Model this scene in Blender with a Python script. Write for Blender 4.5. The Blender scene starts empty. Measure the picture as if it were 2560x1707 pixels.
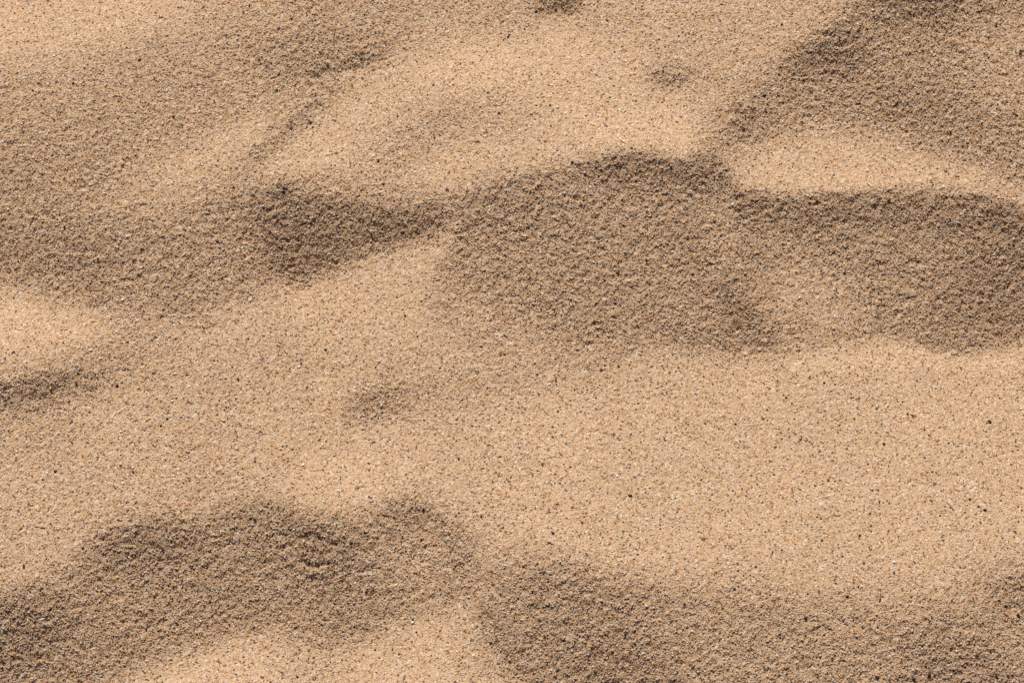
import bpy, bmesh, math
import numpy as np
from mathutils import Vector, Matrix

# ------------------------------------------------------------------ camera, light, exposure
S = bpy.context.scene
COL = S.collection
FRAME_W = 0.36                     # metres of sand across the picture
CAM_D = 1.0
TILT = math.radians(18.0)          # lens looks almost straight down
cam_data = bpy.data.cameras.new('camera')
cam_data.lens = 36.0 * CAM_D / FRAME_W
cam_data.sensor_width = 36.0
cam_data.clip_start = 0.01
cam_data.clip_end = 500.0
cam = bpy.data.objects.new('camera', cam_data)
COL.objects.link(cam)
cam.location = (0.0, -math.sin(TILT) * CAM_D, math.cos(TILT) * CAM_D)
cam.rotation_euler = (TILT, 0.0, 0.0)
S.camera = cam

SUN_EL = math.radians(42.0)
SUN_AZ = math.radians(-12.0)       # measured from +Y (away from the viewer), negative towards -X
SUN_DIR = Vector((math.sin(SUN_AZ) * math.cos(SUN_EL), math.cos(SUN_AZ) * math.cos(SUN_EL), math.sin(SUN_EL)))
world = bpy.data.worlds.new('World')
S.world = world
world.use_nodes = True
wn = world.node_tree
sky = wn.nodes.new('ShaderNodeTexSky')
sky.sky_type = 'NISHITA'
sky.sun_disc = False
sky.sun_elevation = SUN_EL
sky.sun_rotation = SUN_AZ          # Nishita: 0 = +Y
sky.air_density = 0.35             # pale, dusty beach air
sky.dust_density = 3.0
sky.ozone_density = 0.0
bg = wn.nodes['Background']
bg.inputs['Strength'].default_value = 0.05
wn.links.new(sky.outputs['Color'], bg.inputs['Color'])
sun_data = bpy.data.lights.new('sun', 'SUN')
sun_data.energy = 5.0
sun_data.angle = math.radians(0.53)
sun_data.color = (1.0, 0.945, 0.88)
sun = bpy.data.objects.new('sun', sun_data)
COL.objects.link(sun)
sun.location = SUN_DIR * 5.0
sun.rotation_euler = SUN_DIR.to_track_quat('Z', 'Y').to_euler()

S.view_settings.view_transform = 'Standard'
S.view_settings.look = 'None'
S.view_settings.gamma = 1.0
S.view_settings.use_curve_mapping = False
S.view_settings.exposure = -0.10
S.render.engine = 'CYCLES'
S.cycles.max_bounces = 6
S.cycles.diffuse_bounces = 6

RNG = np.random.default_rng(7)

# ------------------------------------------------------------------ ripple tones traced from the image
# Brightness patches traced by eye in image pixels; the unit is 1/2560 of the
# picture width: each outline is (image brightness, softness of its border, outline).  A high tone becomes a
# slope that leans into the sun, a low tone one that falls away from it.
BASE_TONE = 179.0
TONE_IN = [100, 115, 125, 135, 145, 155, 165, 175, 185, 195, 205]
TONE_OUT = [113, 125, 134, 144, 154, 163, 171, 176, 182, 189, 197]
IMAGE_TONES = [
 # far left: broad windward back and the long slope under it
 (196, 45, [(-120,-120),(560,-120),(450,45),(330,110),(150,155),(-120,175)]),
 (163, 42, [(480,90),(640,30),(760,-80),(1200,-80),(1090,60),(1010,112),(900,160),(820,172),(770,235),(700,300),(560,335),(430,395),(250,350),(-120,350),(-120,205),(160,180),(330,135)]),
 (148, 32, [(600,110),(780,75),(900,95),(1000,98),(930,146),(830,164),(775,205),(690,230),(600,170)]),
 (116, 7,  [(765,182),(815,162),(890,148),(955,130),(965,141),(905,160),(835,173),(785,198)]),
 (136, 13, [(610,405),(660,345),(730,295),(790,250),(850,205),(835,245),(800,285),(762,318),(705,365),(645,422)]),
 (154, 45, [(-120,330),(250,310),(400,400),(330,465),(280,520),(-120,560)]),
 (193, 22, [(440,395),(545,335),(630,298),(690,308),(655,352),(560,412),(463,468),(375,525),(320,495)]),
 (176, 30, [(330,440),(440,420),(450,500),(350,560),(270,530)]),
 # the great windward back in the middle
 (191, 24, [(820,290),(705,385),(640,430),(720,448),(850,428),(1000,452),(1060,485),(1150,455),(1280,425),(1500,385),(1590,372),(1720,395),(1765,330),(1670,235),(1620,110),(1400,60),(1250,110),(1100,125),(980,160)]),
 (199, 36, [(1030,150),(1200,110),(1420,130),(1440,190),(1250,225),(1080,235)]),
 (201, 26, [(1430,300),(1560,255),(1680,285),(1725,370),(1690,395),(1640,365),(1500,368)]),
 (171, 32, [(900,405),(960,330),(1100,255),(1270,235),(1345,290),(1300,350),(1150,360),(1050,405),(960,465)]),
 (168, 30, [(1140,-40),(1290,-40),(1290,60),(1230,100),(1160,70)]),
 (116, 16, [(1330,-40),(1470,-40),(1455,15),(1425,36),(1360,38),(1335,15)]),
 (138, 13, [(1610,182),(1660,165),(1720,178),(1770,190),(1725,212),(1680,228),(1630,215)]),
 # far right slope
 (148, 32, [(2180,-80),(2680,-80),(2680,520),(2480,440),(2330,390),(2200,330),(2050,315),(1950,330),(1850,355),(1790,410),(1735,385),(1790,300),(1860,230),(1960,150),(2050,80)]),
 (116, 20, [(1950,160),(2040,105),(2110,65),(2155,95),(2175,140),(2150,185),(2080,175),(2000,190)]),
 (120, 26, [(2170,-60),(2430,-80),(2400,40),(2310,75),(2210,45)]),
 (128, 32, [(2190,245),(2320,245),(2450,300),(2400,345),(2270,305)]),
 (130, 20, [(1835,285),(1900,285),(1905,345),(1860,352),(1828,330)]),
 (162, 36, [(2430,60),(2680,40),(2680,330),(2500,280),(2400,200)]),
 (190, 18, [(1840,475),(1830,425),(1900,372),(2050,338),(2180,368),(2350,412),(2450,445),(2570,485),(2525,500),(2400,480),(2200,480),(1980,490)]),
 (199, 16, [(1850,472),(1960,440),(2150,420),(2330,455),(2300,474),(1990,484)]),
 # left slope of the middle row
 (150, 36, [(-120,540),(280,520),(500,560),(640,620),(690,720),(640,780),(450,795),(320,785),(220,778),(120,748),(60,722),(-120,706)]),
 (136, 32, [(-120,560),(150,570),(270,600),(310,690),(200,705),(60,665),(-120,690)]),
 (145, 36, [(470,500),(640,455),(700,600),(660,690),(560,690),(470,610)]),
 # hollow in the middle
 (122, 22, [(640,480),(700,460),(800,480),(900,500),(1020,520),(1100,500),(1165,495),(1135,575),(1090,598),(1000,612),(920,640),(830,690),(780,708),(710,708),(690,685),(660,620),(650,560)]),
 (160, 22, [(730,440),(860,435),(1000,468),(1060,498),(1000,508),(860,485),(745,470)]),
 (111, 18, [(660,560),(760,560),(870,600),(835,665),(745,702),(700,695),(680,640)]),
 (110, 13, [(900,560),(1000,545),(1075,558),(1062,590),(980,602),(900,605)]),
 (104, 9,  [(690,462),(745,470),(722,492),(690,492)]),
 # the long lee face of the middle row, crest sharp, foot soft
 (146, 8,  [(1120,530),(1170,480),(1260,448),(1400,420),(1500,398),(1580,380),(1640,385),(1700,408),(1740,402),(1780,375),(1805,415),(1835,472),(1880,489),(1980,492),(2150,484),(2300,480),(2420,484),(2500,512),(2560,542),(2700,570),(2700,855),(2560,862),(2480,880),(2390,888),(2330,874),(2260,852),(2150,852),(2060,870),(1960,888),(1870,892),(1760,882),(1640,862),(1560,890),(1480,930),(1360,920),(1180,860),(1085,790),(1065,740),(1090,660),(1135,600)]),
 (170, 34, [(1040,690),(1100,810),(1250,890),(1450,960),(1600,880),(1450,865),(1300,815),(1180,740)]),
 (138, 30, [(1180,470),(1280,450),(1400,470),(1350,560),(1200,585),(1140,565)]),
 (117, 16, [(1440,416),(1580,384),(1700,412),(1780,380),(1832,472),(1800,490),(1700,460),(1560,452),(1460,452)]),
 (126, 18, [(1835,477),(1980,494),(2150,486),(2320,482),(2420,488),(2520,522),(2680,566),(2680,650),(2500,610),(2300,575),(2000,565),(1850,545)]),
 (108, 18, [(2440,494),(2520,522),(2680,570),(2680,640),(2520,600),(2460,550)]),
 (123, 36, [(2400,600),(2680,600),(2680,830),(2500,855),(2380,845),(2330,780),(2380,700)]),
 (118, 16, [(1790,705),(1840,690),(1900,780),(1945,875),(1880,888),(1840,855),(1800,790)]),
 (168, 30, [(1895,690),(2000,640),(2120,700),(2180,800),(2080,850),(1970,860),(1915,780)]),
 (123, 10, [(2270,850),(2340,838),(2440,850),(2480,870),(2400,885),(2330,874)]),
 (136, 22, [(1630,840),(1750,830),(1860,850),(1870,885),(1760,880),(1660,865)]),
 (186, 24, [(690,735),(850,702),(950,652),(1060,612),(1125,605),(1085,680),(1060,750),(1100,830),(950,860),(750,850),(600,835),(500,805)]),
 # near left
 (198, 18, [(-120,730),(50,738),(120,770),(220,795),(290,810),(260,835),(200,860),(80,885),(-120,890)]),
 (130, 22, [(-120,985),(60,960),(170,930),(260,912),(245,970),(140,1000),(60,1035),(-120,1050)]),
 (106, 13, [(-120,975),(80,962),(150,958),(105,1002),(-120,1026)]),
 (126, 16, [(-40,985),(90,955),(200,925),(255,915),(250,945),(140,985),(40,1015)]),
 (156, 26, [(170,900),(300,850),(430,830),(420,885),(280,955),(200,965)]),
 (170, 36, [(-120,1050),(200,1015),(150,1120),(-120,1150)]),
 (130, 24, [(850,1015),(920,968),(1040,972),(1045,1012),(950,1052),(865,1064)]),
 (167, 32, [(1030,960),(1200,930),(1400,905),(1430,980),(1250,1005),(1080,1025)]),
 # the wide pale back near the viewer
 (188, 50, [(700,1100),(1100,1050),(1500,970),(1700,925),(2000,905),(2300,905),(2680,890),(2680,1370),(2300,1450),(1900,1465),(1600,1420),(1400,1370),(1250,1320),(1100,1250),(900,1230),(750,1250),(680,1200)]),
 (196, 16, [(1960,895),(2060,876),(2160,860),(2250,862),(2330,890),(2400,900),(2500,888),(2560,880),(2560,920),(2200,930),(2000,930)]),
 (197, 24, [(720,1180),(800,1150),(960,1175),(945,1240),(800,1268),(740,1240)]),
 (195, 28, [(1230,1280),(1400,1300),(1500,1365),(1700,1415),(1600,1440),(1400,1395)]),
 # near left lee face
 (142, 20, [(191,1400),(257,1325),(381,1300),(477,1310),(591,1258),(686,1255),(763,1303),(906,1290),(991,1253),(1058,1255),(1134,1303),(1190,1350),(1195,1430),(1150,1505),(1050,1535),(960,1575),(900,1605),(800,1615),(700,1580),(560,1595),(420,1645),(280,1705),(190,1800),(-120,1800),(-120,1480),(60,1470)]),
 (121, 28, [(275,1335),(420,1300),(520,1330),(480,1400),(360,1450),(260,1430)]),
 (116, 28, [(-120,1510),(130,1510),(200,1560),(120,1640),(0,1700),(-120,1700)]),
 (125, 32, [(660,1330),(800,1310),(900,1380),(860,1460),(760,1490),(680,1430)]),
 (129, 18, [(630,1262),(720,1268),(770,1310),(690,1340),(640,1310)]),
 (130, 16, [(950,1272),(1020,1254),(1090,1275),(1060,1302),(960,1302)]),
 (157, 28, [(1000,1350),(1150,1360),(1150,1480),(1030,1500),(980,1430)]),
 (196, 24, [(310,1730),(450,1655),(600,1602),(690,1605),(700,1800),(260,1800)]),
 (190, 24, [(830,1645),(950,1595),(1080,1545),(1170,1560),(1160,1640),(1210,1800),(820,1800)]),
 # near right lee face
 (151, 34, [(1200,1400),(1290,1400),(1385,1388),(1566,1432),(1661,1468),(1947,1482),(2138,1508),(2376,1508),(2452,1455),(2680,1370),(2680,1800),(1370,1800),(1310,1710),(1230,1620),(1195,1530),(1170,1450)]),
 (130, 12, [(1180,1490),(1215,1560),(1265,1640),(1340,1730),(1420,1800),(1310,1640),(1240,1535)]),
 (136, 34, [(1300,1440),(1450,1440),(1600,1500),(1650,1600),(1600,1800),(1380,1800),(1300,1620)]),
 (127, 28, [(1430,1620),(1600,1620),(1700,1690),(1750,1800),(1450,1800)]),
 (130, 34, [(2260,1600),(2500,1600),(2560,1680),(2500,1800),(2270,1800)]),
 (143, 34, [(1900,1640),(2100,1640),(2100,1800),(1850,1800)]),
 (136, 22, [(2470,1470),(2680,1390),(2680,1560),(2500,1540)]),
]
# thin broken scarps in crusted sand (outline as a line, depth in mm)
CRACKS = [
 ([(689,1339),(754,1347),(782,1344),(809,1353),(841,1368),(858,1362)], 0.9),
 ([(711,1367),(738,1359)], 0.7), ([(771,1370),(784,1383)], 0.6), ([(801,1389),(831,1383)], 0.7),
 ([(754,1402),(784,1412),(809,1405)], 0.8), ([(772,1445),(790,1441)], 0.6),
 ([(1732,1680),(1748,1700),(1775,1735)], 0.9), ([(1520,1702),(1545,1705)], 0.8),
 ([(1640,170),(1690,182),(1740,190)], 0.5),
 ([(772,192),(815,167),(890,152),(958,134)], 0.4), ([(643,421),(714,357),(771,307),(807,264)], 0.25),
]

ASPECT = 1707.0 / 2560.0
def pixel_to_ground(u, v):
    """Casts an image pixel from the camera onto the level of the sand (metres)."""
    u = np.asarray(u, float); v = np.asarray(v, float)
    sx = (u / 2560.0 - 0.5) * FRAME_W / CAM_D
    sy = (0.5 * ASPECT - v / 2560.0) * FRAME_W / CAM_D
    dy = sy * math.cos(TILT) + math.sin(TILT)
    dz = sy * math.sin(TILT) - math.cos(TILT)
    t = cam.location.z / -dz
    return sx * t, cam.location.y + dy * t

def ground_to_pixel(x, y, z=0.0):  # projects ground points through the camera into image pixels
    ry = y - cam.location.y; rz = z - cam.location.z
    depth = ry * math.sin(TILT) - rz * math.cos(TILT)
    sy = (ry * math.cos(TILT) + rz * math.sin(TILT)) / depth
    sx = x / depth
    return (sx * CAM_D / FRAME_W + 0.5) * 2560.0, (0.5 * ASPECT - sy * CAM_D / FRAME_W) * 2560.0

# uniform sampling of the sand: fine grid round the frame
CELL = 0.0004
NX, NY = 1600, 1280
X0, Y0 = -NX * CELL / 2, -NY * CELL / 2
gx = X0 + np.arange(NX) * CELL
gy = Y0 + np.arange(NY) * CELL

def gauss_fft(a, sx, sy=None):
    """periodic Gaussian blur, sigma in cells"""
    sy = sx if sy is None else sy
    ky = np.fft.fftfreq(a.shape[0])[:, None]; kx = np.fft.rfftfreq(a.shape[1])[None, :]
    return np.fft.irfft2(np.fft.rfft2(a) * np.exp(-2 * math.pi ** 2 * ((kx * sx) ** 2 + (ky * sy) ** 2)), s=a.shape)

def inside(px, py, poly):
    r = np.zeros(px.shape, bool)
    n = len(poly)
    for i in range(n):
        x1, y1 = poly[i]; x2, y2 = poly[(i + 1) % n]
        if y1 == y2: continue
        c = ((y1 > py) != (y2 > py)) & (px < (x2 - x1) * (py - y1) / (y2 - y1) + x1)
        r ^= c
    return r

# tones on a coarse copy of the grid (every 2nd sample)
Q = 2
cx, cy = np.meshgrid(gx[::Q], gy[::Q])
UNIT = CELL * Q / (FRAME_W / 2560.0)         # image pixels per coarse cell
LIT_GAIN, SKY_FILL = 0.560, 0.10
def tone_to_lean(t):
    """tone -> lean towards the sun (radians)"""
    lin = (t / 255.0) ** 2.2
    nl = np.clip(lin / LIT_GAIN - SKY_FILL, 0.04, 0.995)
    return np.arcsin(nl) - SUN_EL
wob = gauss_fft(RNG.standard_normal(cx.shape), 56); wob /= wob.std()
phase = cy / 0.105 * 2 * math.pi + wob * 1.3
ripple = 0.22 * np.sin(phase) + 0.10 * np.sin(2 * phase + 0.7)
ky = np.fft.fftfreq(cx.shape[0], CELL * Q)[:, None] * 2 * math.pi
kx = np.fft.rfftfreq(cx.shape[1], CELL * Q)[None, :] * 2 * math.pi
ks = kx * math.sin(SUN_AZ) + ky * math.cos(SUN_AZ)
kt = kx * math.cos(SUN_AZ) - ky * math.sin(SUN_AZ)
MU = (2 * math.pi / 0.9) ** 2
LAM = 0.14
den = ks ** 2 + LAM * kt ** 2 + MU
H = np.zeros(cx.shape)
for reprojection in range(3):                      # image outlines are placed again along camera rays on the found heights
    PU, PV = ground_to_pixel(cx, cy, gauss_fft(H, 2.0))
    tone = np.full(cx.shape, BASE_TONE)
    for val, soft, poly in IMAGE_TONES:
        pu_, pv_ = zip(*poly)
        box = (PU > min(pu_)) & (PU < max(pu_)) & (PV > min(pv_)) & (PV < max(pv_))
        if not box.any(): continue
        m = np.zeros(cx.shape); m[box] = inside(PU[box], PV[box], poly)
        m = np.clip(gauss_fft(m, soft / UNIT), 0, 1)
        tone += (val - tone) * m
    lean = tone_to_lean(np.interp(tone, TONE_IN, TONE_OUT))
    # away from the frame the traced image tones give way to ordinary ripples of the same steepness
    du = np.maximum(np.maximum(-PU, PU - 2560), np.maximum(-PV, PV - 1707)) / 260.0
    edge = np.clip(1 - (du - 0.25), 0, 1); edge = edge * edge * (3 - 2 * edge)
    lean_mean = float(np.average(lean, weights=edge + 1e-6))
    q = np.tan(lean - lean_mean) * edge + ripple * (1 - edge)
    q -= q.mean()
    # slope along the sun line -> height, by least squares in Fourier space; side slopes are taken
    # into account by comparing the lean that results with the lean that was asked for
    qq = q.copy()
    for it in range(12):
        # a face that leans into the sun climbs away from it: height falls along the direction to the sun
        Hf = np.conj(1j * ks) * np.fft.rfft2(-qq) / den
        hs = np.fft.irfft2(1j * ks * Hf, s=q.shape); ht = np.fft.irfft2(1j * kt * Hf, s=q.shape)
        nl = (math.sin(SUN_EL) - hs * math.cos(SUN_EL)) / np.sqrt(1 + hs ** 2 + ht ** 2)
        got = np.tan(np.arcsin(np.clip(nl, 0.02, 0.999)) - SUN_EL)
        qq = qq + np.clip(0.6 * (q - got) * edge, -0.2, 0.2)
    H = np.clip(np.fft.irfft2(Hf, s=q.shape), -0.05, 0.05)
    H -= np.average(H, weights=edge + 1e-6)

def upsample(a):
    """coarse field -> fine grid, bilinear"""
    yi = np.arange(NY) / Q; xi = np.arange(NX) / Q
    y0 = np.minimum(yi.astype(int), a.shape[0] - 2); x0 = np.minimum(xi.astype(int), a.shape[1] - 2)
    fy = np.clip(yi - y0, 0, 1)[:, None]; fx = np.clip(xi - x0, 0, 1)[None, :]
    A = a[y0][:, x0]; B = a[y0][:, x0 + 1]; C = a[y0 + 1][:, x0]; D = a[y0 + 1][:, x0 + 1]
    return (A * (1 - fx) + B * fx) * (1 - fy) + (C * (1 - fx) + D * fx) * fy
HF = gauss_fft(upsample(H), 1.0)

# small relief: clumps of grains
def noise(sig):
    n = gauss_fft(RNG.standard_normal((NY, NX)), sig)
    return n / n.std()
n1, n2, n3, n4 = noise(1.05), noise(2.3), noise(7.0), noise(22.0)
# the wind packs the backs smooth and leaves the lee faces loose and crumbly
loose = np.clip((0.16 - gauss_fft(upsample(lean), 6.0)) / 0.34, 0, 1)
HF = HF + (0.45 + 0.75 * loose) * (0.000125 * n1 + 0.00004 * n2) + 0.00004 * n3 + 0.00014 * n4
FU, FV = ground_to_pixel(*np.meshgrid(gx, gy))
for line, depth in CRACKS:
    d = np.full(HF.shape, 1e9); below = np.zeros(HF.shape)
    us = [p[0] for p in line]; vs = [p[1] for p in line]
    sel = (FU > min(us) - 60) & (FU < max(us) + 60) & (FV > min(vs) - 60) & (FV < max(vs) + 90)
    pu, pv = FU[sel], FV[sel]
    best = np.full(pu.shape, 1e9)
    for (a, b) in zip(line[:-1], line[1:]):
        ax, ay = a; bx, by = b
        L2 = (bx - ax) ** 2 + (by - ay) ** 2
        t = np.clip(((pu - ax) * (bx - ax) + (pv - ay) * (by - ay)) / L2, 0, 1)
        dd = np.hypot(pu - ax - t * (bx - ax), pv - ay - t * (by - ay))
        best = np.minimum(best, dd)
    mid_v = np.interp(pu, us, vs)
    wobble = n2[sel] * 2.0
    side = pv - mid_v + wobble
    ends = np.clip((np.minimum(pu - min(us), max(us) - pu) + 14) / 14.0, 0, 1)
    step = 1 / (1 + np.exp(-np.clip(side / 1.6, -30, 30))) * np.exp(-np.clip(side, 0, None) / 11.0)
    HF[sel] -= depth * 0.001 * step * ends * np.exp(-(best / 34.0) ** 2)
HF -= HF[200:-200, 200:-200].mean()

def looseness_at(x, y):
    ix = np.clip(((x - X0) / CELL).astype(int), 0, NX - 1); iy = np.clip(((y - Y0) / CELL).astype(int), 0, NY - 1)
    return loose[iy, ix]

def height_at(x, y):
    fx = np.clip((np.asarray(x) - X0) / CELL, 0, NX - 1.001); fy = np.clip((np.asarray(y) - Y0) / CELL, 0, NY - 1.001)
    x0 = fx.astype(int); y0 = fy.astype(int); fx = fx - x0; fy = fy - y0
    return (HF[y0, x0] * (1 - fx) + HF[y0, x0 + 1] * fx) * (1 - fy) + (HF[y0 + 1, x0] * (1 - fx) + HF[y0 + 1, x0 + 1] * fx) * fy

# ------------------------------------------------------------------ materials
def new_mat(name):
    m = bpy.data.materials.new(name); m.use_nodes = True
    return m, m.node_tree, m.node_tree.nodes['Principled BSDF']

def sand_material():
    m, nt, b = new_mat('pale_sand')
    tc = nt.nodes.new('ShaderNodeTexCoord')
    vor = nt.nodes.new('ShaderNodeTexVoronoi'); vor.inputs['Scale'].default_value = 1500.0
    nt.links.new(tc.outputs['Object'], vor.inputs['Vector'])
    sep = nt.nodes.new('ShaderNodeSeparateColor'); nt.links.new(vor.outputs['Color'], sep.inputs['Color'])
    r = nt.nodes.new('ShaderNodeValToRGB'); r.color_ramp.interpolation = 'CONSTANT'
    cols = [(0.0, (0.03, 0.022, 0.018)), (0.03, (0.20, 0.09, 0.04)), (0.08, (0.44, 0.25, 0.11)), (0.18, (0.52, 0.345, 0.205)),
            (0.45, (0.58, 0.40, 0.25)), (0.75, (0.54, 0.375, 0.24)), (0.93, (0.66, 0.54, 0.42))]
    e = r.color_ramp.elements
    e[0].position, e[0].color = cols[0][0], cols[0][1] + (1,)
    e[1].position, e[1].color = cols[1][0], cols[1][1] + (1,)
    for p, c in cols[2:]:
        k = e.new(p); k.color = c + (1,)
    nt.links.new(sep.outputs[0], r.inputs['Fac'])
    nt.links.new(r.outputs['Color'], b.inputs['Base Color'])
    b.inputs['Roughness'].default_value = 0.85
    b.inputs['Specular IOR Level'].default_value = 0.2
    bump = nt.nodes.new('ShaderNodeBump'); bump.inputs['Strength'].default_value = 0.5
    bump.inputs['Distance'].default_value = 0.0003; bump.invert = True
    nt.links.new(vor.outputs['Distance'], bump.inputs['Height'])
    nt.links.new(bump.outputs['Normal'], b.inputs['Normal'])
    return m

def grain_material(name, rough, spec):
    m, nt, b = new_mat(name)
    at = nt.nodes.new('ShaderNodeAttribute'); at.attribute_type = 'INSTANCER'; at.attribute_name = 'tint'
    nt.links.new(at.outputs['Color'], b.inputs['Base Color'])
    b.inputs['Roughness'].default_value = rough
    b.inputs['Specular IOR Level'].default_value = spec
    return m

# ------------------------------------------------------------------ the sand sheet
def axis(lo, hi, step, growth, far):
    a = list(np.arange(lo, hi + step * 0.5, step))
    s, p, q_ = step, a[0], a[-1]
    left, right = [], []
    while p > -far:
        s *= growth; p -= s; q_ += s
        left.append(p); right.append(q_)
    return np.array(left[::-1] + a + right)
AX = axis(-0.232, 0.232, 0.0006, 1.10, 60.0)
AY = axis(-0.165, 0.165, 0.0006, 1.10, 60.0)
mx, my = np.meshgrid(AX, AY)
mz = height_at(mx, my)
# beyond the sampled square: flat-lying rippled sand out to the horizon
rad = np.maximum(np.abs(mx) / (NX * CELL / 2), np.abs(my) / (NY * CELL / 2))
fade = np.clip((1.0 - rad) / 0.15, 0, 1); fade = fade * fade * (3 - 2 * fade)
far_rip = 0.004 * np.sin(my / 0.105 * 6.283 + 1.5 * np.sin(mx * 9.0) + 0.8 * np.sin(my * 5 + mx * 3)) * np.exp(-np.maximum(rad - 1, 0) / 6)
mz = mz * fade + far_rip * (1 - fade)
ny_, nx_ = mx.shape
co = np.stack([mx, my, mz], -1).reshape(-1, 3).astype(np.float32)
ii = (np.arange(ny_ - 1)[:, None] * nx_ + np.arange(nx_ - 1)[None, :]).reshape(-1)
quads = np.stack([ii, ii + 1, ii + nx_ + 1, ii + nx_], -1).astype(np.int32)
me = bpy.data.meshes.new('sand_ground')
me.vertices.add(len(co)); me.vertices.foreach_set('co', co.ravel())
me.loops.add(quads.size); me.loops.foreach_set('vertex_index', quads.ravel())
me.polygons.add(len(quads))
me.polygons.foreach_set('loop_start', np.arange(0, quads.size, 4, dtype=np.int32))
me.update(calc_edges=True)
me.polygons.foreach_set('use_smooth', np.ones(len(quads), bool))
me.materials.append(sand_material())
ground = bpy.data.objects.new('sand_ground', me)
COL.objects.link(ground)
ground['kind'] = 'structure'
ground['label'] = 'rippled pale tan beach sand with soft wind shaped ridges and hollows'
ground['category'] = 'sand'

# ------------------------------------------------------------------ loose grains lying on the sheet
def grain_tree(name, mat, seed, subdiv):
    ng = bpy.data.node_groups.new(name, 'GeometryNodeTree')
    ng.interface.new_socket('Geometry', in_out='INPUT', socket_type='NodeSocketGeometry')
    ng.interface.new_socket('Geometry', in_out='OUTPUT', socket_type='NodeSocketGeometry')
    N = ng.nodes; L = ng.links
    gi = N.new('NodeGroupInput'); go = N.new('NodeGroupOutput')
    g2i = N.new('GeometryNodeGeometryToInstance')
    pos = N.new('GeometryNodeInputPosition')
    for k in range(6):                                        # six grain shapes, broken and rounded differently
        ico = N.new('GeometryNodeMeshIcoSphere'); ico.inputs['Radius'].default_value = 1.0
        ico.inputs['Subdivisions'].default_value = subdiv
        nz = N.new('ShaderNodeTexNoise'); nz.noise_dimensions = '4D'
        nz.inputs['Scale'].default_value = 0.9; nz.inputs['W'].default_value = seed + 3.7 * k
        nz.inputs['Detail'].default_value = 1.0
        L.new(pos.outputs[0], nz.inputs['Vector'])
        sub = N.new('ShaderNodeVectorMath'); sub.operation = 'SUBTRACT'; sub.inputs[1].default_value = (0.5, 0.5, 0.5)
        L.new(nz.outputs['Color'], sub.inputs[0])
        sc = N.new('ShaderNodeVectorMath'); sc.operation = 'SCALE'; sc.inputs['Scale'].default_value = 1.9
        L.new(sub.outputs[0], sc.inputs[0])
        sp = N.new('GeometryNodeSetPosition')
        L.new(ico.outputs['Mesh'], sp.inputs['Geometry']); L.new(sc.outputs[0], sp.inputs['Offset'])
        sm = N.new('GeometryNodeSetMaterial'); sm.inputs['Material'].default_value = mat
        L.new(sp.outputs[0], sm.inputs['Geometry'])
        ss = N.new('GeometryNodeSetShadeSmooth'); ss.inputs['Shade Smooth'].default_value = (k % 2 == 0)
        L.new(sm.outputs[0], ss.inputs['Geometry'])
        L.new(ss.outputs[0], g2i.inputs[0])
    iop = N.new('GeometryNodeInstanceOnPoints')
    iop.inputs['Pick Instance'].default_value = True
    def attr(nm, typ):
        a = N.new('GeometryNodeInputNamedAttribute'); a.data_type = typ; a.inputs['Name'].default_value = nm
        return a.outputs['Attribute']
    L.new(gi.outputs[0], iop.inputs['Points'])
    L.new(g2i.outputs[0], iop.inputs['Instance'])
    L.new(attr('variant', 'INT'), iop.inputs['Instance Index'])
    e2r = N.new('FunctionNodeEulerToRotation')
    L.new(attr('turn', 'FLOAT_VECTOR'), e2r.inputs[0])
    L.new(e2r.outputs[0], iop.inputs['Rotation'])
    L.new(attr('size', 'FLOAT_VECTOR'), iop.inputs['Scale'])
    L.new(iop.outputs[0], go.inputs[0])
    return ng

def scatter(name, label, pts, size, tint, mat, seed, sink, flat, subdiv=1):
    """loose grains: pts (n,2), size = mean radius in metres (n,), tint (n,3)"""
    n = len(pts)
    rng = np.random.default_rng(seed)
    x, y = pts[:, 0], pts[:, 1]
    z = height_at(x, y)
    e = 0.0012
    gxs = (height_at(x + e, y) - height_at(x - e, y)) / (2 * e)
    gys = (height_at(x, y + e) - height_at(x, y - e)) / (2 * e)
    nrm = np.sqrt(1 + gxs ** 2 + gys ** 2)
    sx = size * rng.uniform(0.8, 1.35, n); sy = size * rng.uniform(0.7, 1.1, n); sz = size * rng.uniform(*flat, n) * (0.62 + 0.5 * looseness_at(x, y))
    off = sz * rng.uniform(*sink, n)
    P = np.stack([x - gxs / nrm * off, y - gys / nrm * off, z + off / nrm], -1).astype(np.float32)
    rx = np.arctan(gys) + rng.normal(0, 0.22, n); ry = -np.arctan(gxs) + rng.normal(0, 0.22, n)
    rz = rng.uniform(0, 6.283, n)
    # spin about the grain's own upright first, then lean with the slope
    cz, sn = np.cos(rz), np.sin(rz)
    turn = np.stack([rx * cz + ry * sn, -rx * sn + ry * cz, rz], -1).astype(np.float32)
    m = bpy.data.meshes.new(name)
    m.vertices.add(n); m.vertices.foreach_set('co', P.ravel())
    a = m.attributes.new('turn', 'FLOAT_VECTOR', 'POINT'); a.data.foreach_set('vector', turn.ravel())
    a = m.attributes.new('size', 'FLOAT_VECTOR', 'POINT'); a.data.foreach_set('vector', np.stack([sx, sy, sz], -1).astype(np.float32).ravel())
    a = m.attributes.new('variant', 'INT', 'POINT'); a.data.foreach_set('value', rng.integers(0, 6, n).astype(np.int32))
    a = m.attributes.new('tint', 'FLOAT_COLOR', 'POINT'); a.data.foreach_set('color', np.concatenate([tint, np.ones((n, 1))], 1).astype(np.float32).ravel())
    o = bpy.data.objects.new(name, m)
    COL.objects.link(o)
    md = o.modifiers.new('grains', 'NODES'); md.node_group = grain_tree(name, mat, seed, subdiv)
    o['kind'] = 'stuff'; o['label'] = label; o['category'] = 'sand grains'
    return o

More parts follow.
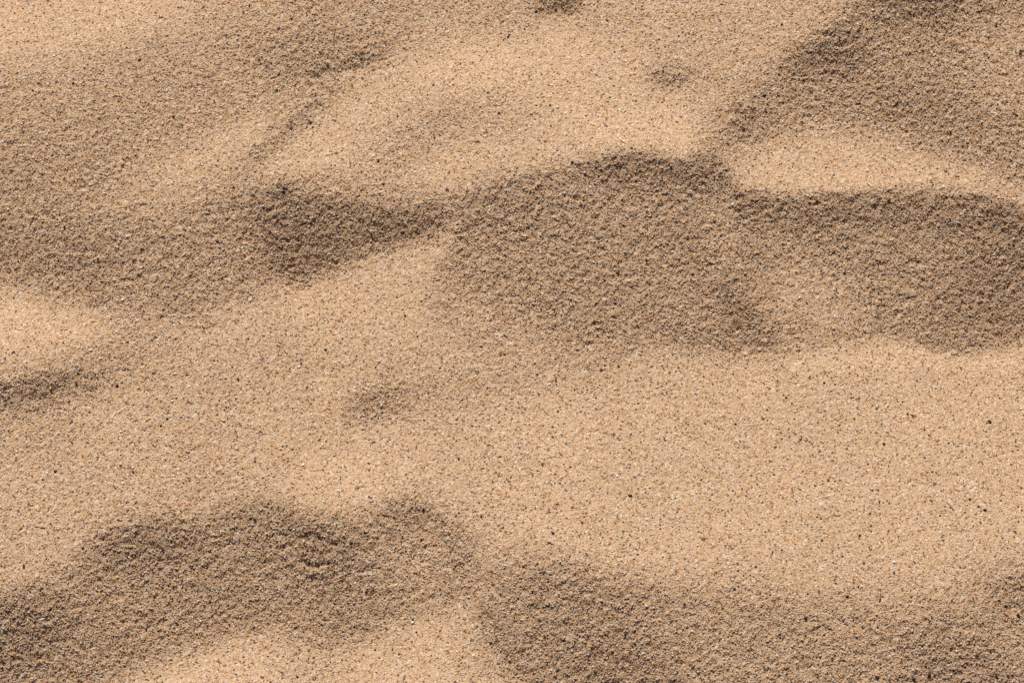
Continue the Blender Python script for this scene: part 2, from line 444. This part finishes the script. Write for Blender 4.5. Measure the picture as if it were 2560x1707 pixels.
def jitter_points(n_per_m2, hx, hy, rng):
    n = int(n_per_m2 * 4 * hx * hy)
    return np.stack([rng.uniform(-hx, hx, n), rng.uniform(-hy, hy, n)], -1)

def pick_tints(rng, n, table):
    w = np.array([t[0] for t in table]); c = np.array([t[1] for t in table])
    k = rng.choice(len(table), n, p=w / w.sum())
    return c[k] * rng.uniform(0.85, 1.15, (n, 1)) * rng.uniform(0.95, 1.05, (n, 3))

HX, HY = 0.225, 0.165
r1 = np.random.default_rng(11)
p = jitter_points(3.6e6, HX, HY, r1)
t = pick_tints(r1, len(p), [(5, (0.62, 0.44, 0.285)), (2.5, (0.54, 0.375, 0.24)), (2, (0.65, 0.51, 0.37)), (1.4, (0.54, 0.33, 0.17)), (1.2, (0.70, 0.60, 0.50)), (1.2, (0.59, 0.41, 0.32)), (1.0, (0.45, 0.365, 0.295))])
scatter('pale_sand_grains', 'fine cream and tan quartz grains packed over the rippled sand', p, r1.lognormal(math.log(0.00023), 0.25, len(p)), t,
        grain_material('pale_grain', 0.65, 0.25), 21, (-0.4, 0.6), (0.55, 0.9))
r2 = np.random.default_rng(12)
p = jitter_points(3.6e5, HX, HY, r2)
t = pick_tints(r2, len(p), [(3, (0.50, 0.25, 0.08)), (3, (0.30, 0.13, 0.045)), (3, (0.19, 0.075, 0.028)), (1, (0.42, 0.15, 0.07))])
scatter('rusty_sand_grains', 'ochre and rust brown grains sprinkled through the pale sand', p, r2.lognormal(math.log(0.00022), 0.28, len(p)), t,
        grain_material('rusty_grain', 0.6, 0.25), 22, (-0.1, 0.5), (0.5, 0.8))
r3 = np.random.default_rng(13)
p = jitter_points(1.7e5, HX, HY, r3)
t = pick_tints(r3, len(p), [(3, (0.045, 0.026, 0.014)), (6, (0.12, 0.056, 0.022)), (0.5, (0.04, 0.038, 0.04))])
scatter('dark_sand_grains', 'tiny black and dark brown mineral grains dotted over the pale sand', p, r3.lognormal(math.log(0.00016), 0.28, len(p)), t,
        grain_material('dark_grain', 0.6, 0.2), 23, (0.0, 0.6), (0.5, 0.85))
# ------------------------------------------------------------------ single grains and scraps large enough to point at
def lump(name, long_, wide, high, seed, mat, rough=0.30, sub=2):
    """one broken mineral grain, lying on its flat side, long axis along X"""
    bm = bmesh.new()
    bmesh.ops.create_icosphere(bm, subdivisions=sub, radius=1.0)
    rg = np.random.default_rng(seed)
    cuts = rg.normal(size=(7, 3)); cuts /= np.linalg.norm(cuts, axis=1)[:, None]
    depth = rg.uniform(0.62, 0.95, 7)
    for v in bm.verts:
        p_ = np.array(v.co)
        for c, d_ in zip(cuts, depth):                       # planar breaks give the grain its facets
            k = float(p_ @ c)
            if k > d_: p_ = p_ - c * (k - d_)
        p_ = p_ * (1 + rough * 0.25 * rg.normal())
        v.co = (p_[0] * long_ / 2, p_[1] * wide / 2, p_[2] * high / 2)
    for f in bm.faces: f.smooth = True
    m = bpy.data.meshes.new(name); bm.to_mesh(m); bm.free()
    m.materials.append(mat)
    return m

def stalk(name, length, thick, bend, seed, mat):
    """thin dry stem, slightly bent and tapered, along X"""
    bm = bmesh.new()
    rg = np.random.default_rng(seed)
    rings = []
    n, k = 8, 6
    for i in range(n):
        s_ = i / (n - 1)
        r_ = thick / 2 * (1 - 0.45 * s_) * rg.uniform(0.9, 1.1)
        cx_, cy_, cz_ = (s_ - 0.5) * length, bend * length * math.sin(s_ * 3.14), thick * 0.3 * math.sin(s_ * 3.14)
        rings.append([bm.verts.new((cx_, cy_ + r_ * math.cos(a), cz_ + r_ * math.sin(a))) for a in np.arange(k) * 2 * math.pi / k])
    for a, b in zip(rings[:-1], rings[1:]):
        for j in range(k): bm.faces.new((a[j], a[(j + 1) % k], b[(j + 1) % k], b[j]))
    bm.faces.new(rings[0][::-1]); bm.faces.new(rings[-1])
    for f in bm.faces: f.smooth = True
    m = bpy.data.meshes.new(name); bm.to_mesh(m); bm.free()
    m.materials.append(mat)
    return m

def mottled(name, c1, c2, rough, spec, scale=2500.0):
    m, nt, b = new_mat(name)
    tc = nt.nodes.new('ShaderNodeTexCoord'); nz = nt.nodes.new('ShaderNodeTexNoise')
    nz.inputs['Scale'].default_value = scale
    r = nt.nodes.new('ShaderNodeValToRGB')
    r.color_ramp.elements[0].position = 0.35; r.color_ramp.elements[0].color = c1 + (1,)
    r.color_ramp.elements[1].position = 0.65; r.color_ramp.elements[1].color = c2 + (1,)
    nt.links.new(tc.outputs['Object'], nz.inputs['Vector']); nt.links.new(nz.outputs['Fac'], r.inputs['Fac'])
    nt.links.new(r.outputs['Color'], b.inputs['Base Color'])
    b.inputs['Roughness'].default_value = rough; b.inputs['Specular IOR Level'].default_value = spec
    return m

MAT = {
 'black': mottled('black_mineral', (0.010, 0.009, 0.008), (0.030, 0.026, 0.022), 0.45, 0.35),
 'brown': mottled('brown_mineral', (0.045, 0.022, 0.010), (0.11, 0.055, 0.024), 0.6, 0.25),
 'grey':  mottled('grey_mineral', (0.05, 0.048, 0.046), (0.12, 0.11, 0.10), 0.55, 0.3),
 'purple':mottled('garnet', (0.06, 0.018, 0.022), (0.12, 0.04, 0.045), 0.35, 0.5),
 'rust':  mottled('rust_mineral', (0.26, 0.075, 0.022), (0.42, 0.15, 0.05), 0.6, 0.25),
 'red':   mottled('red_shell', (0.42, 0.11, 0.06), (0.55, 0.20, 0.12), 0.55, 0.3),
 'pink':  mottled('pink_shell', (0.55, 0.30, 0.22), (0.66, 0.42, 0.33), 0.5, 0.35),
 'orange':mottled('amber_quartz', (0.46, 0.22, 0.07), (0.66, 0.38, 0.14), 0.4, 0.4),
 'ochre': mottled('ochre_flake', (0.48, 0.31, 0.10), (0.64, 0.46, 0.20), 0.65, 0.25),
 'cream': mottled('cream_stone', (0.55, 0.42, 0.25), (0.70, 0.57, 0.38), 0.6, 0.3),
 'white': mottled('white_shell', (0.70, 0.66, 0.60), (0.84, 0.81, 0.76), 0.35, 0.5),
 'blue':  mottled('bluish_shell', (0.30, 0.34, 0.44), (0.80, 0.82, 0.86), 0.25, 0.6, 1400.0),
 'straw': mottled('dry_straw', (0.38, 0.27, 0.12), (0.58, 0.45, 0.24), 0.7, 0.2),
 'twig':  mottled('dark_twig', (0.03, 0.024, 0.016), (0.09, 0.065, 0.035), 0.75, 0.2),
}
UNIT_M = FRAME_W / 2560.0
FIRST = {}
def place(kind, u, v, long_, wide, ang, label, mat, stem=False):
    x, y = pixel_to_ground(u, v)
    for _ in range(2):                                       # follow the sight line down to the real height there
        z = float(height_at(x, y))
        k = (cam.location.z - z) / cam.location.z
        gx_, gy_ = pixel_to_ground(u, v)
        x = cam.location.x + (gx_ - cam.location.x) * k; y = cam.location.y + (gy_ - cam.location.y) * k
    z = float(height_at(x, y))
    e = 0.0010
    sx_ = float(height_at(x + e, y) - height_at(x - e, y)) / (2 * e)
    sy_ = float(height_at(x, y + e) - height_at(x, y - e)) / (2 * e)
    nrm = Vector((-sx_, -sy_, 1)).normalized()
    L, W = long_ * UNIT_M * 0.75, wide * UNIT_M * 0.75
    seed = int(u * 7 + v * 13)
    if stem: me_ = stalk(kind, L, W, 0.06 if seed % 2 else -0.05, seed, MAT[mat]); lift = W * 0.5
    else:
        H_ = min(L, W) * 0.7
        me_ = lump(kind, L, W, H_, seed, MAT[mat]); lift = H_ * 0.22
    o = bpy.data.objects.new(kind, me_)
    COL.objects.link(o)
    rot = nrm.to_track_quat('Z', 'Y').to_matrix().to_4x4()
    a = math.radians(ang)
    want = Vector((math.cos(a), math.sin(a), 0))
    xa = (want - nrm * want.dot(nrm)).normalized(); ya = nrm.cross(xa)
    R = Matrix((xa, ya, nrm)).transposed().to_4x4()
    lift += 0.00012                                          # rests on the packed grains, not on the sheet under them
    o.matrix_world = Matrix.Translation(Vector((x, y, z)) + nrm * lift) @ R
    o['label'] = label; o['category'] = CATEGORY[kind]; o['group'] = GROUP[kind]
    return o
CATEGORY = {'dark_grain': 'dark grain', 'shell_chip': 'shell chip', 'rusty_grain': 'rusty grain', 'amber_grain': 'amber grain',
            'pale_pebble': 'pebble', 'dry_stalk': 'stalk', 'dark_twig': 'twig', 'shell_shard': 'shell shard', 'ochre_flake': 'flake'}
GROUP = {'dark_grain': 'larger dark mineral grains on the sand', 'shell_chip': 'white shell chips on the sand', 'rusty_grain': 'larger rust red grains on the sand',
         'amber_grain': 'amber quartz grains on the sand', 'pale_pebble': 'pale pebbles on the sand', 'dry_stalk': 'dry straw scraps on the sand',
         'dark_twig': 'dark twig scraps on the sand', 'shell_shard': 'shell shards on the sand', 'ochre_flake': 'ochre flakes on the sand'}
D, C_, R_, A_ = 'dark_grain', 'shell_chip', 'rusty_grain', 'amber_grain'
SCRAPS = [
 # top row
 (D, 349,150,12,8,20,'black grain with a smaller speck beside it on the pale top left slope','black'),
 (D, 219,163,9,6,50,'slanting black grain just above a rust grain near the top left corner','black'),
 (R_,210,170,7,5,30,'rust brown grain tucked just under a slanting black grain, top left','rust'),
 (D, 82,227,10,7,-20,'charcoal grain near the left edge in the upper shaded band','grey'),
 (C_, 8,355,9,7,0,'white chip touching the left edge beside a dark speck','white'),
 (D, 606,112,8,7,0,'round black grain on the dim slope left of the thin dark crest line','black'),
 (D, 433,292,10,8,0,'dark grey round grain alone in the middle of the upper left slope','grey'),
 (C_, 300,155,7,5,60,'pale chip just left of the black grain pair at top left','white'),
 (D, 183,209,11,9,40,'ragged black grain cluster in the upper left shaded band','black'),
 (D, 1270,93,11,7,50,'big oval black grain at the upper rim of the bright central slope','black'),
 (D, 776,306,12,7,-10,'big black grain at the lower end of the diagonal crest','black'),
 (D, 903,147,13,6,30,'black grain lying along the thin dark crest line','black'),
 (D, 818,163,11,6,40,'black grain at the lower end of the thin dark crest line','black'),
 (C_, 688,179,8,7,20,'white chip on the shaded slope left of the thin dark crest line','white'),
 (C_,1047,168,8,7,0,'white chip on the bright slope right of the thin dark crest line','white'),
 (D,1247,284,11,9,30,'dark grain at the right end of the dim patch on the bright central slope','black'),
 (D, 728,48,8,8,0,'round black grain high on the shaded slope near the top edge','black'),
 (D,1087,345,9,7,30,'black grain in the dim patch below the bright upper slope','brown'),
 (D, 945,402,10,8,70,'dark upright grain on the pale band above the central hollow','black'),
 (C_,1393,269,9,8,60,'large white chip on the bright slope above the main crest','white'),
 (D,1912,239,13,9,30,'large black angular grain on the upper right shaded slope','black'),
 (D,1339,30,11,9,30,'dark grain at the lower left of the small dark pit by the top edge','black'),
 (R_,1389,25,12,8,0,'brown lump inside the small dark pit by the top edge','brown'),
 (D,1517,52,9,6,10,'black grain to the right below the small dark pit at the top edge','black'),
 (D,1658,178,8,7,30,'black speck on the small dented patch of the upper slope','black'),
 (D,1377,316,8,6,-45,'tilted black grain below the large white chip on the bright slope','black'),
 (D,1430,406,11,9,20,'black grain on the rim of the main crest, left of its peak','black'),
 ('shell_shard',2187,158,16,6,35,'long white slanting shell shard on the upper right shaded slope','white'),
 (D,2550,135,13,10,30,'big black grain beside an ochre scrap at the right edge','black'),
 ('dry_stalk',2553,126,18,5,20,'ochre straw scrap above the big black grain at the right edge','straw'),
 (D,2541,288,12,8,-20,'black grain next to a yellowish grain near the right edge','black'),
 (A_,2550,294,8,7,0,'yellowish grain next to a black grain near the right edge','ochre'),
 (C_,2112,229,11,5,30,'slender white chip with a dark grain by its tip, upper right slope','white'),
 (C_,2182,27,9,9,50,'pale chip near the top edge at the border of the upper right shade','white'),
 (D,2010,201,10,7,-30,'dark tilted grain low on the upper right slope, beside its lit border','black'),
 (D,1955,62,9,8,0,'black grain on the lit sand left of the upper right shade','black'),
 (A_,1976,207,6,6,0,'tiny amber grain low on the upper right slope','orange'),
 (C_,2435,127,10,6,-20,'white chip high on the right hand slope','white'),
 ('pale_pebble',2270,276,10,8,0,'cream pebble between dark pits on the right hand slope','cream'),
 (A_,2311,188,12,6,-35,'orange slanting grain on the right hand slope','orange'),
 # middle row
 (C_, 424,698,10,7,0,'bright white chip low on the left shaded slope','white'),
 (C_, 43,742,6,6,0,'white chip on the bright strip at the left edge','white'),
 ('pale_pebble',306,750,11,9,30,'translucent whitish pebble at the foot of the left shaded slope','white'),
 ('dry_stalk',522,816,20,4,28,'pale straw beside a dark seed on the lit sand below the hollow','straw'),
 (D, 509,820,12,6,5,'dark seed lying at the end of a pale straw','brown'),
 (R_, 440,846,10,7,20,'rust red grain below and left of the pale straw','rust'),
 (C_, 142,562,8,6,0,'small white chip in the dark left slope near a cream pebble','white'),
 ('pale_pebble',136,625,10,8,0,'cream pebble deep in the dark left slope','cream'),
 (D, 708,479,13,9,20,'large black lump at the upper rim of the central hollow','black'),
 ('pale_pebble',928,578,9,13,-25,'cream upright pebble in the dark neck of the central hollow','cream'),
 (C_,1039,431,13,9,10,'large cream white chip on the pale band above the hollow','white'),
 (D,1013,790,9,8,30,'black grain alone on the lit sand below the hollow','black'),
 (C_,1022,690,6,5,0,'white chip on the lit tongue of sand right of the hollow','white'),
 (C_, 658,515,13,6,20,'pale chip at the left rim of the central hollow','white'),
 (D, 957,460,9,7,0,'dark grain above the neck of the central hollow','brown'),
 ('shell_shard',1411,484,10,13,-20,'bluish white shard under the main crest','blue'),
 (C_,1462,432,11,8,0,'white chip just under the rim of the main crest','white'),
 (D,1841,497,9,7,-20,'black grain where the right crest begins','black'),
 (A_,1486,679,8,7,30,'amber grain in the middle of the broad shaded face','orange'),
 (A_,1458,492,7,7,0,'amber grain right of the bluish shard','orange'),
 (D,1616,650,12,8,30,'black wedge grain in the middle of the broad shaded face','black'),
 (D,1544,682,13,12,0,'round dark brown grain in the broad shaded face','brown'),
 (C_,1774,552,5,9,10,'thin upright white chip on the shaded face below the crest','white'),
 ('pale_pebble',1544,607,10,9,0,'pale round pebble above the round dark brown grain','cream'),
 ('ochre_flake',2033,558,11,7,40,'yellow ochre flake under the right crest','ochre'),
 ('shell_shard',2395,556,16,5,-15,'white splintered shard in the shade near the right edge','white'),
 (R_,2172,687,6,11,-15,'red upright grain in the shaded face on the right','red'),
 (R_,2180,722,11,5,0,'flat red grain under the red upright grain','red'),
 (R_,2222,499,14,7,25,'orange red slanting grain just under the right crest','rust'),
 (D,2111,682,9,10,0,'round black grain left of the red upright grain','black'),
 (C_,2052,536,7,9,30,'small white chip right above the yellow ochre flake','white'),
 (C_,1999,744,6,10,-20,'white chip on the paler patch of the right shaded face','white'),
 # lower middle
 (D, 293,963,10,7,10,'black grain below the dark streak on the left','black'),
 (D, 418,1047,9,8,0,'upper of two black grains on the lit sand at left','black'),
 (D, 402,1064,8,8,30,'lower of two black grains on the lit sand at left','black'),
 (C_, 438,934,9,8,-40,'white chip on the lit sand above two black grains','white'),
 (C_, 227,876,11,7,20,'pale chip above the dark streak on the left','white'),
 (C_, 302,1079,10,8,0,'round pale chip left of two black grains','white'),
 ('ochre_flake',558,1051,19,9,-15,'large tan flake on the lit sand right of two black grains','cream'),
 ('ochre_flake',369,1050,14,5,20,'narrow tan flake just left of two black grains','ochre'),
 (D, 595,948,8,9,40,'pair of fused black grains on the lit sand left of the soft dent','black'),
 (D, 139,1178,12,8,40,'curled dark grain on the pale sand near the left edge','black'),
 (R_, 332,1178,12,7,-30,'rust grain with a white sliver just above it','rust'),
 ('shell_shard',332,1169,14,4,30,'white sliver just above a rust grain','white'),
 (D, 35,880,8,8,50,'black grain above the dark streak at the left edge','black'),
 (A_, 405,1019,7,6,0,'orange dot above the two black grains','orange'),
 (D, 191,960,10,9,0,'black lump in the dark streak on the left','black'),
 (A_, 719,1145,11,8,-10,'large amber grain on the lit sand above the near hollow','orange'),
 (C_, 757,1163,10,8,20,'white chip right below the large amber grain','white'),
 (D,1219,1076,9,5,10,'purple black flat grain on the broad lit sand below the dent','purple'),
 (D, 752,909,8,7,0,'purplish grain beside a white chip above the soft dent','purple'),
 (C_, 747,917,8,10,-30,'white chip just under a purplish grain','white'),
 (D,1147,1147,7,11,-10,'black upright grain on the broad lit sand left of its centre','black'),
 (C_, 954,1013,8,11,-25,'white chip lying in the soft dark dent','white'),
 (R_,1265,1021,8,6,0,'orange red grain at the end of the soft dent','red'),
 ('pale_pebble',948,904,12,11,40,'pinkish pebble above the soft dark dent','pink'),
 (D, 814,874,13,8,-10,'dark grain with brown rim above the soft dent','brown'),
 (D,1059,1272,12,8,50,'black grain on the rim of the near hollow, right part','black'),
 (C_,1689,1085,10,9,0,'bright white round chip in the middle of the broad lit sand','white'),
 (D,1575,1239,17,10,-10,'dark brown crumb on the broad lit sand','brown'),
 (R_,1534,1084,8,7,40,'rust grain left of the bright white round chip','rust'),
 (A_,1590,1056,8,7,0,'orange grain above and left of the bright white round chip','orange'),
 (C_,1374,961,9,7,20,'white chip under the soft foot of the broad shaded face','white'),
 (C_,1801,1040,6,10,-10,'slim white chip above and right of the bright white round chip','white'),
 (D,1503,925,11,8,10,'black grain below the foot of the broad shaded face','black'),
 (D,1546,916,8,8,0,'small round black grain right of a larger one below the shaded face','black'),
 (A_,1579,1198,8,7,-40,'pale orange grain above the dark brown crumb','orange'),
 (C_,1467,1248,9,6,-45,'white chip left of the dark brown crumb','white'),
 (A_,1393,1258,10,7,20,'amber grain far left of the dark brown crumb','orange'),
 (D,2060,957,9,8,0,'round black grain on the lit sand below the wavy foot of the shade','black'),
 (D,2209,1110,9,10,0,'black grain near the straw chip on the lit sand','black'),
 ('dry_stalk',2284,1038,20,6,-10,'short olive straw chip on the broad lit sand at right','straw'),
 (D,2462,1275,13,9,0,'largest of the dark grains strewn on the lit sand near the right edge','black'),
 (D,2424,1247,10,8,0,'dark grey grain above the largest one near the right edge','grey'),
 (D,2446,1266,9,8,20,'dark brown grain touching distance from the largest one near the right edge','brown'),
 (D,2328,1252,9,8,0,'grey grain left of the dark grains near the right edge','grey'),
 (D,2268,1035,8,11,0,'black grain at the left tip of the straw chip','black'),
 (D,2473,1054,14,12,20,'ragged brown grain on the lit sand near the right edge','brown'),
 (R_,2311,1072,7,13,0,'upright rust grain below the straw chip','rust'),
 (C_,1955,1169,12,6,0,'flat white chip on the broad lit sand','white'),
 (C_,2553,1022,8,8,0,'white chip at the right edge of the lit sand','white'),
 (D,2198,1254,7,11,0,'upright grey black grain beside a pale spot on the lit sand','black'),
 (D,1966,994,10,7,30,'black grain below and left of the round black grain under the wavy foot','black'),
 (D,2191,1021,8,10,0,'upright grey grain left of the straw chip','grey'),
 # bottom row
 ('shell_shard',106,1547,14,6,30,'long white shard in the dark bottom left slope','white'),
 ('ochre_flake',106,1362,11,7,10,'yellow ochre flake on the pale sand near the left edge','ochre'),
 (C_, 271,1556,9,7,0,'white glinting chip right of the long white shard','white'),
 (C_, 502,1552,10,9,0,'six sided whitish chip at the foot of the near slope','white'),
 (R_, 117,1703,10,9,0,'red grain touching the bottom edge at left','red'),
 (D, 207,1371,10,9,20,'black grain at the upper left border of the near dark slope','black'),
 (A_, 379,1521,11,8,0,'orange crumb in the middle of the bottom left slope','orange'),
 (R_, 212,1460,11,6,25,'pinkish red grain at the border of the near dark slope','red'),
 (D, 526,1503,8,7,0,'black grain above the six sided whitish chip','black'),
 ('dark_twig',916,1477,14,4,50,'short dark twig on the near slope right of its cracks','twig'),
 (C_, 990,1462,9,8,20,'white chip right of the short dark twig','white'),
 (C_, 888,1457,10,7,30,'pale chip just left above the short dark twig','white'),
 ('ochre_flake',1137,1412,12,7,30,'yellow ochre flake at the lit end of the near slope','ochre'),
 ('shell_shard',1171,1492,10,7,30,'bluish white shard at the top of the near gully','blue'),
 (D,1228,1607,12,10,-20,'black lump in the near gully','black'),
 (D,1203,1290,9,12,20,'dark grey grain on the lit rim above the near slope','grey'),
 (D, 743,1691,9,7,-45,'tilted black grain on the lit sand at the bottom edge','black'),
 (C_,1031,1556,11,9,0,'whitish ring shaped chip with a black grain on top, lower slope foot','white'),
 (D,1032,1547,7,7,0,'black grain on top of a whitish chip at the slope foot','black'),
 (A_, 868,1451,8,6,0,'orange grain left of a pale chip on the near slope','orange'),
 (A_, 672,1345,8,8,0,'orange grain at the start of the long crack','orange'),
 (A_,1040,1377,7,6,0,'yellow grain on the paler part of the near slope','ochre'),
 ('ochre_flake',1531,1625,13,9,0,'bright yellow flake in the bottom slope','ochre'),
 (C_,1616,1514,12,8,-40,'white chip beneath an orange crumb in the bottom slope','white'),
 (A_,1608,1506,8,12,0,'orange crumb above a white chip in the bottom slope','orange'),
 (D,1563,1585,9,8,30,'black grain above the bright yellow flake','black'),
 (D,1437,1603,7,8,0,'small black grain left of the bright yellow flake','black'),
 (C_,1458,1586,5,9,0,'upright white chip left of the bright yellow flake','white'),
 (D,1836,1471,10,8,20,'black grain on the lit border of the bottom right slope','black'),
 (D,1806,1519,7,7,0,'small round black grain below the one on the lit border','black'),
 (D,1382,1332,12,9,-40,'dark brown grain on the pale tongue above the bottom slope','brown'),
 ('dark_twig',2200,1498,14,5,75,'thin upright black twig at the lit border, bottom right','twig'),
 ('dark_twig',2433,1497,14,4,-75,'thin black twig close to the right end of the bottom slope','twig'),
 (D,2284,1696,12,10,30,'black lump near the bottom edge at right','black'),
 (D,2305,1615,8,10,20,'black grain above the black lump near the bottom edge','black'),
 (D,2194,1567,10,7,-20,'black grain under the thin upright black twig','black'),
 (D,2055,1350,8,10,-30,'black grain on the lit sand above the bottom right slope','black'),
 (D,2149,1338,8,8,0,'black grain level with a rust wedge on the lit sand, lower right','black'),
 (R_,2176,1373,11,7,-10,'rust red wedge on the lit sand, lower right','rust'),
 (D,2235,1430,8,10,0,'grey grain below a pale chip on the lit sand, lower right','grey'),
 (C_,2235,1405,9,11,30,'pale chip above a grey grain on the lit sand, lower right','white'),
 (R_,2160,1406,9,8,0,'dull red round grain below the rust red wedge','rust'),
 (D,2118,1490,13,8,15,'dark grain left of the thin upright black twig','black'),
 (D,2013,1543,13,12,40,'ragged dark grain at the left part of the bottom right slope','grey'),
 (D,2537,1329,16,7,-40,'blue black slanting grain near the right edge above the slope','grey'),
 (D,2514,1515,8,11,0,'black grain right of the second black twig','black'),
 (C_,2391,1627,11,8,20,'white chip in the bottom right slope','white'),
 (D,2323,1686,14,16,0,'dark double lump right of the black lump at the bottom edge','brown'),
 (D,2491,1690,10,9,0,'black grain in the bottom right corner','black'),
]
for it_ in SCRAPS:
    place(*it_, stem=it_[0] in ('dry_stalk', 'dark_twig'))
